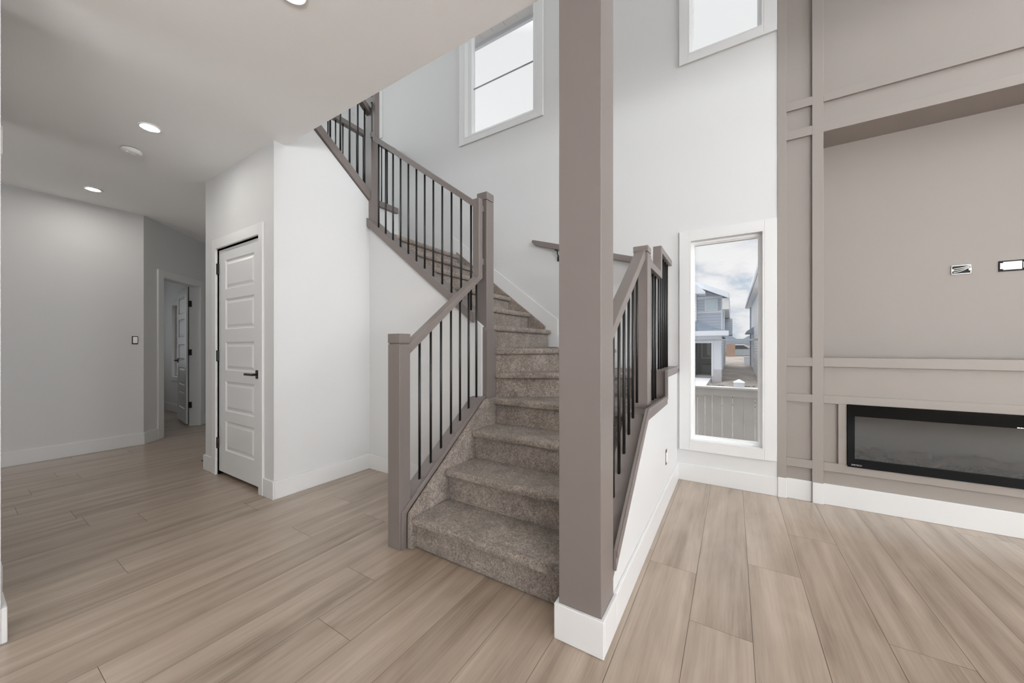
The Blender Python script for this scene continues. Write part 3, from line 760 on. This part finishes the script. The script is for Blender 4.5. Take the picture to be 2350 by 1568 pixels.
# ------------------------------------------------------------------ ceiling fittings
def downlight(x, y, label):
    r = empty('recessed_light', (x, y, ZC - 0.004), label, 'ceiling light', group='recessed ceiling lights')
    obj('trim_ring', lathe(BM(), [(0.0475, 0.0035), (0.0475, -0.003), (0.058, -0.0045), (0.062, 0.0), (0.062, 0.0035), (0.0475, 0.0035)], (x, y, ZC - 0.0036)), M['whiteplastic'], r, smooth=True)
    obj('lens', lathe(BM(), [(0.0, -0.001), (0.047, -0.001), (0.047, 0.002), (0.0, 0.002)], (x, y, ZC - 0.0032)), M['lens'], r)
downlight(-3.55, 0.815, 'lit round ceiling light near the smoke alarm')
downlight(-5.42, 0.837, 'lit round ceiling light farthest down the hall')
downlight(-1.66, 0.835, 'lit round ceiling light cut by the top picture edge')
SD = empty('smoke_alarm', (-4.07, 0.83, ZC), 'round white smoke alarm on the hall ceiling', 'smoke alarm')
obj('mounting_plate', lathe(BM(), [(0, 0), (0.050, 0), (0.050, -0.007), (0, -0.007)], (-4.07, 0.83, ZC)), M['dark'], SD)
obj('body', lathe(BM(), [(0, -0.005), (0.058, -0.005), (0.061, -0.010), (0.060, -0.022), (0.050, -0.034), (0.038, -0.037), (0.034, -0.033), (0.030, -0.033), (0.026, -0.038), (0.0, -0.040)], (-4.07, 0.83, ZC)), M['whiteplastic'], SD, smooth=True)
obj('test_button', lathe(BM(), [(0, -0.036), (0.009, -0.036), (0.009, -0.042), (0, -0.042)], (-4.05, 0.80, ZC)), M['whiteplastic'], SD)

# ------------------------------------------------------------------ small wall things
SW = empty('light_switch', (-5.985, 1.2475, 1.196), 'bare white light switch without cover plate on the hall wall', 'light switch')
obj('box_opening', bx(-5.985, -5.983, 1.222, 1.273, 1.194, 1.290), M['dark'], SW)
obj('rocker', bx(-5.984, -5.976, 1.231, 1.268, 1.206, 1.281), M['whiteplastic'], SW, bevel=0.002)
OB = empty('outlet_box', (-0.42, 2.85, 0.29), 'bare outlet box low on the white wall by the window', 'outlet')
obj('box_opening', bx(-0.4205, -0.418, 2.825, 2.875, 0.292, 0.402), M['dark'], OB)
obj('receptacle', bx(-0.419, -0.412, 2.833, 2.868, 0.312, 0.382), M['whiteplastic'], OB, bevel=0.002)
for z in (0.296, 0.386): obj('mounting_tab', bx(-0.419, -0.414, 2.84, 2.862, z, z + 0.012), M['silver'], OB)
CH = empty('door_chime', (-3.32, 0.155, 2.154), 'white box on the wall at the left picture edge', 'wall box')
obj('cover', bx(-3.42, -3.226, 0.155, 0.190, 2.162, 2.308), M['whiteplastic'], CH, bevel=0.004)
obj('base', bx(-3.42, -3.23, 0.155, 0.184, 2.154, 2.162), M['whiteplastic'], CH)
DS = empty('door_stop', (-4.285, 1.372, 0.06), 'black rod door stop on the baseboard left of the closet door', 'door stop')
obj('flange', tube(BM(), (-4.285, 1.372, 0.06), (-4.291, 1.372, 0.06), 0.011), M['black'], DS)
obj('rod', tube(BM(), (-4.29, 1.372, 0.06), (-4.372, 1.372, 0.06), 0.0035), M['black'], DS)
obj('tip', tube(BM(), (-4.365, 1.372, 0.06), (-4.383, 1.372, 0.06), 0.0065), M['black'], DS)

# ------------------------------------------------------------------ outside
def ground():
    bm = BM(); rr = random.Random(5); g = {}
    nx, ny = 26, 60
    for i in range(nx + 1):
        for j in range(ny + 1):
            x = -14 + i*1.1; y = 3.8 + (j/ny)**1.6*130
            z = -0.62 + max(0, min(1, (y - 20)/20))*0.90 + (rr.uniform(-.1, .1) if 8 < y < 40 else 0)
            g[i, j] = bm.verts.new((x, y, z))
    for i in range(nx):
        for j in range(ny):
            bm.faces.new((g[i, j], g[i+1, j], g[i+1, j+1], g[i, j+1]))
    o = struct('ground', bm, M['dirt'], 'bare lumpy dirt yard between the fence and the houses', 'ground', smooth=True)
ground()
FN = empty('yard_fence', (0, 6.05, -0.6), 'pale grey board fence just outside the tall narrow window', 'fence')
obj('top_rail', (lambda b: (box(b, -3.2, 3.2, 5.96, 6.10, 0.555, 0.585), box(b, -3.2, 3.2, 5.985, 6.02, 0.452, 0.555), b)[-1])(BM()), M['fence'], FN, bevel=0.004)
edges = [-0.85, -0.65, -0.45, -0.352, -0.258, -0.133, -0.004, 0.132, 0.264, 0.40, 0.55, 0.75]
for a_, b_ in zip(edges, edges[1:]):
    obj('board', bx(a_ + 0.004, b_ - 0.004, 6.02, 6.04, -0.55, 0.55), M['fence'], FN, bevel=0.002)
pc = obj('post', bx(0.022, 0.132, 6.045, 6.15, -0.7, 0.60), M['fence'], FN)
k = BM(); box(k, 0.010, 0.142, 6.035, 6.165, 0.585, 0.655)
t0 = [k.verts.new(p) for p in ((0.006, 6.03, 0.655), (0.146, 6.03, 0.655), (0.146, 6.17, 0.655), (0.006, 6.17, 0.655))]; tp_ = k.verts.new((0.076, 6.10, 0.70))
k.faces.new(t0)
for i in range(4): k.faces.new((t0[i], t0[(i+1) % 4], tp_))
obj('post_cap', k, M['extwhite'], pc)

H1 = empty('house', (-3.5, 25, -0.6), 'grey blue two storey house with an unfinished doorway, left in the window view', 'house')
obj('upper_wall', prism(BM(), [(-7.0, 1.6), (-0.45, 1.6), (-0.45, 3.75), (-3.6, 5.2), (-7.0, 3.7)], 'y', 21.4, 30.5), M['siding'], H1)
rf = obj('roof', prism(BM(), [(-0.16, 3.62), (-0.16, 3.86), (-3.6, 5.50), (-7.4, 3.86), (-7.4, 3.62), (-3.6, 5.26)], 'y', 20.8, 31.0), M['shingle'], H1)
obj('fascia', prism(BM(), [(-0.163, 3.60), (-0.163, 3.875), (-3.6, 5.52), (-7.4, 3.88), (-7.4, 3.60), (-3.6, 5.25)], 'y', 20.72, 20.82), M['extwhite'], rf)
obj('soffit', bx(-0.45, -0.165, 20.8, 30.8, 3.06, 3.62), M['soffit'], rf)
obj('belt_trim', bx(-3.0, -0.45, 21.36, 21.4, 3.70, 3.82), M['extwhite'], H1)
obj('sill_trim', bx(-3.0, -0.45, 21.36, 21.4, 2.95, 3.05), M['extwhite'], H1)
obj('corner_trim', bx(-0.52, -0.44, 21.34, 21.44, 1.9, 3.70), M['extwhite'], H1)
uw = obj('window', (lambda b: (box(b, -1.26, -0.66, 21.33, 21.40, 3.06, 3.66), b)[-1])(BM()), M['extwhite'], H1)
obj('pane', bx(-1.20, -0.73, 21.31, 21.335, 3.12, 3.60), mat('pale_reflecting_glass', (0.62, 0.74, 0.78), 0.15), uw)
obj('bay', bx(-3.4, -1.62, 20.9, 21.4, 1.9, 4.1), M['siding_w'], H1)
obj('bay_roof', prism(BM(), [(-3.6, 4.06), (-1.20, 3.88), (-1.18, 3.98), (-1.55, 4.36), (-3.6, 4.6)], 'y', 20.55, 21.4), M['extwhite'], H1)
obj('lower_wall', (lambda b: (box(b, -0.93, -0.49, 21.0, 27.0, 0.0, 1.75), box(b, -5.0, -0.93, 21.0, 21.1, 1.40, 1.75), box(b, -5.0, -1.68, 21.0, 21.1, -0.7, 1.40), b)[-1])(BM()), M['extwhite'], H1)
obj('foundation', bx(-0.93, -0.485, 20.97, 27.0, -0.75, 0.02), M['concrete'], H1)
obj('side_wall', bx(-0.49, -0.45, 21.05, 30.5, 0.0, 1.75), M['siding'], H1)
lr = obj('lower_roof', prism(BM(), [(-5.0, 2.75), (-1.62, 2.50), (-0.45, 2.03), (-0.17, 1.97), (-5.0, 1.97)], 'y', 20.6, 21.4), M['shingle'], H1)
obj('eave_fascia', bx(-5.0, -0.17, 20.55, 20.62, 1.74, 1.98), M['extwhite'], lr)
obj('eave_soffit', bx(-5.0, -0.20, 20.62, 21.3, 1.72, 1.78), M['siding'], lr)
dr = obj('doorway', (lambda b: (box(b, -0.935, -0.86, 20.95, 21.0, -0.32, 1.46), box(b, -1.70, -0.935, 20.95, 21.0, 1.37, 1.46), b)[-1])(BM()), M['extwhite'], H1)
obj('room', (lambda b: (box(b, -1.68, -0.93, 23.5, 23.6, -0.4, 1.42), box(b, -1.76, -1.68, 21.0, 23.6, -0.4, 1.42), box(b, -1.68, -0.93, 21.05, 23.6, -0.45, -0.33), b)[-1])(BM()), M['interior'], H1)
obj('inner_frame', (lambda b: (box(b, -1.55, -1.50, 23.4, 23.5, 0.55, 1.4), box(b, -1.12, -1.07, 23.4, 23.5, 0.55, 1.4), box(b, -1.55, -1.07, 23.4, 23.5, 0.50, 0.56), box(b, -1.27, -1.1, 23.42, 23.48, 0.7, 1.4), b)[-1])(BM()), M['soffit'], dr)
obj('counter', bx(-1.5, -0.95, 22.9, 23.4, -0.35, 0.18), M['interior'], H1)
H1b = obj('downpipe', bx(-0.40, -0.36, 21.3, 21.36, 1.9, 3.6), M['extwhite'], H1)
box2 = BM(); box(box2, -0.45, -0.02, 27.0, 29.5, 1.95, 3.0)
obj('side_bay', box2, M['siding'], H1)

H2 = empty('house', (4.0, 20, -0.6), 'pale sided house at the right side of the window view', 'house')
obj('wall', bx(1.10, 7.0, 9.0, 30.2, -0.7, 4.05), M['siding_w'], H2)
obj('roof', prism(BM(), [(0.80, 3.98), (0.80, 4.14), (4.0, 6.1), (7.3, 4.14), (7.3, 3.98)], 'y', 8.5, 31.0), M['shingle'], H2)
obj('gutter', bx(0.74, 0.82, 8.5, 31.0, 3.98, 4.16), M['extwhite'], H2)
obj('soffit', bx(0.82, 1.12, 8.5, 31.0, 3.94, 4.0), M['soffit'], H2)
obj('downpipe', bx(1.02, 1.10, 30.1, 30.25, -0.3, 3.95), M['shingle'], H2)
lo_ = obj('side_roof', prism(BM(), [(0.72, 2.05), (1.10, 2.05), (1.10, 2.42), (0.74, 2.16)], 'y', 26.5, 30.2), M['shingle'], H2)
obj('vent', bx(1.06, 1.10, 25.6, 26.0, 0.55, 0.85), M['extwhite'], H2); obj('vent', bx(1.06, 1.10, 24.5, 24.9, 0.5, 0.8), M['extwhite'], H2)

FH = empty('house', (6, 62, 0.2), 'distant grey blue house behind the parked vehicle', 'house')
obj('wall', bx(-3, 12, 60, 68, 0.0, 1.7), M['siding_w'], FH)
obj('garage_door', bx(2.6, 6.0, 59.9, 60.0, 0.2, 1.6), M['shingle'], FH)
for i, (x0, x1, zt) in enumerate(((-3.4, 1.6, 3.2), (0.2, 3.6, 2.75), (3.0, 9.0, 3.4))):
    obj('roof', prism(BM(), [(x0, 1.65), (x1, 1.65), ((x0 + x1)/2, zt)], 'y', 59.5 - 0.3*i, 68), M['shingle'], FH)
BF = tag(obj('timber_panel', bx(-0.56, 0.19, 40, 40.1, 0.1, 1.45), M['brownfence']), 'brown timber panel standing between the two houses', 'panel')
AC = empty('utility_box', (0.95, 31.5, -0.25), 'pale square utility box by the house on the right', 'utility box')
obj('case', bx(0.70, 1.12, 31.2, 31.8, -0.3, 0.42), M['extwhite'], AC, bevel=0.02)
obj('lid', bx(0.68, 1.14, 31.18, 31.82, 0.40, 0.44), M['concrete'], AC)
# parked vehicle, side on
V = empty('car', (1.6, 42, 0.3), 'grey blue car parked far off between the houses', 'car')
prof = [(-0.9, 0.55), (-0.9, 1.12), (-0.7, 1.20), (-0.1, 1.62), (0.95, 1.62), (1.65, 1.22), (2.7, 1.10), (2.95, 0.90), (2.95, 0.50)]
obj('body', prism(BM(), [(x, z - 0.2) for x, z in prof], 'y', 41.2, 42.9), M['carpaint'], V, bevel=0.05, seg=2)
obj('side_window', prism(BM(), [(-0.45, 1.0), (-0.05, 1.34), (0.85, 1.34), (1.35, 1.0)], 'y', 41.16, 41.22), M['tyre'], V)
for x in (-0.3, 2.2): obj('wheel', tube(BM(), (x, 41.1, 0.52), (x, 41.4, 0.52), 0.33, 20), M['tyre'], V)
tag(obj('patio_slab', bx(-3.4, -0.95, 15.5, 20.9, -0.62, -0.42), M['concrete']), 'pale concrete slab in front of the unfinished doorway', 'slab')
rr = random.Random(11)
rub = BM()
for _ in range(140):
    x, y = rr.uniform(-1.3, 0.7), rr.uniform(12, 19)
    bmesh.ops.create_icosphere(rub, subdivisions=1, radius=rr.uniform(.05, .17), matrix=Matrix.Translation((x, y, -0.58)) @ Matrix.Diagonal((1, 1, .6, 1)))
tag(obj('rubble', rub, M['dirt']), 'loose clods and rubble on the dirt yard', 'rubble', kind='stuff')
EV = empty('eave', (-1.5, 3.9, 5.62), 'white vented eave soffit outside the upper window', 'eave')
sf = BM(); box(sf, -4.0, 1.5, 3.63, 4.22, 5.62, 5.66)
for i in range(26): box(sf, -3.9 + i*0.2, -3.88 + i*0.2, 3.70, 4.16, 5.612, 5.62)
obj('soffit_board', sf, M['soffit'], EV)
obj('fascia', bx(-4.0, 1.5, 4.22, 4.26, 5.58, 5.85), M['extwhite'], EV)
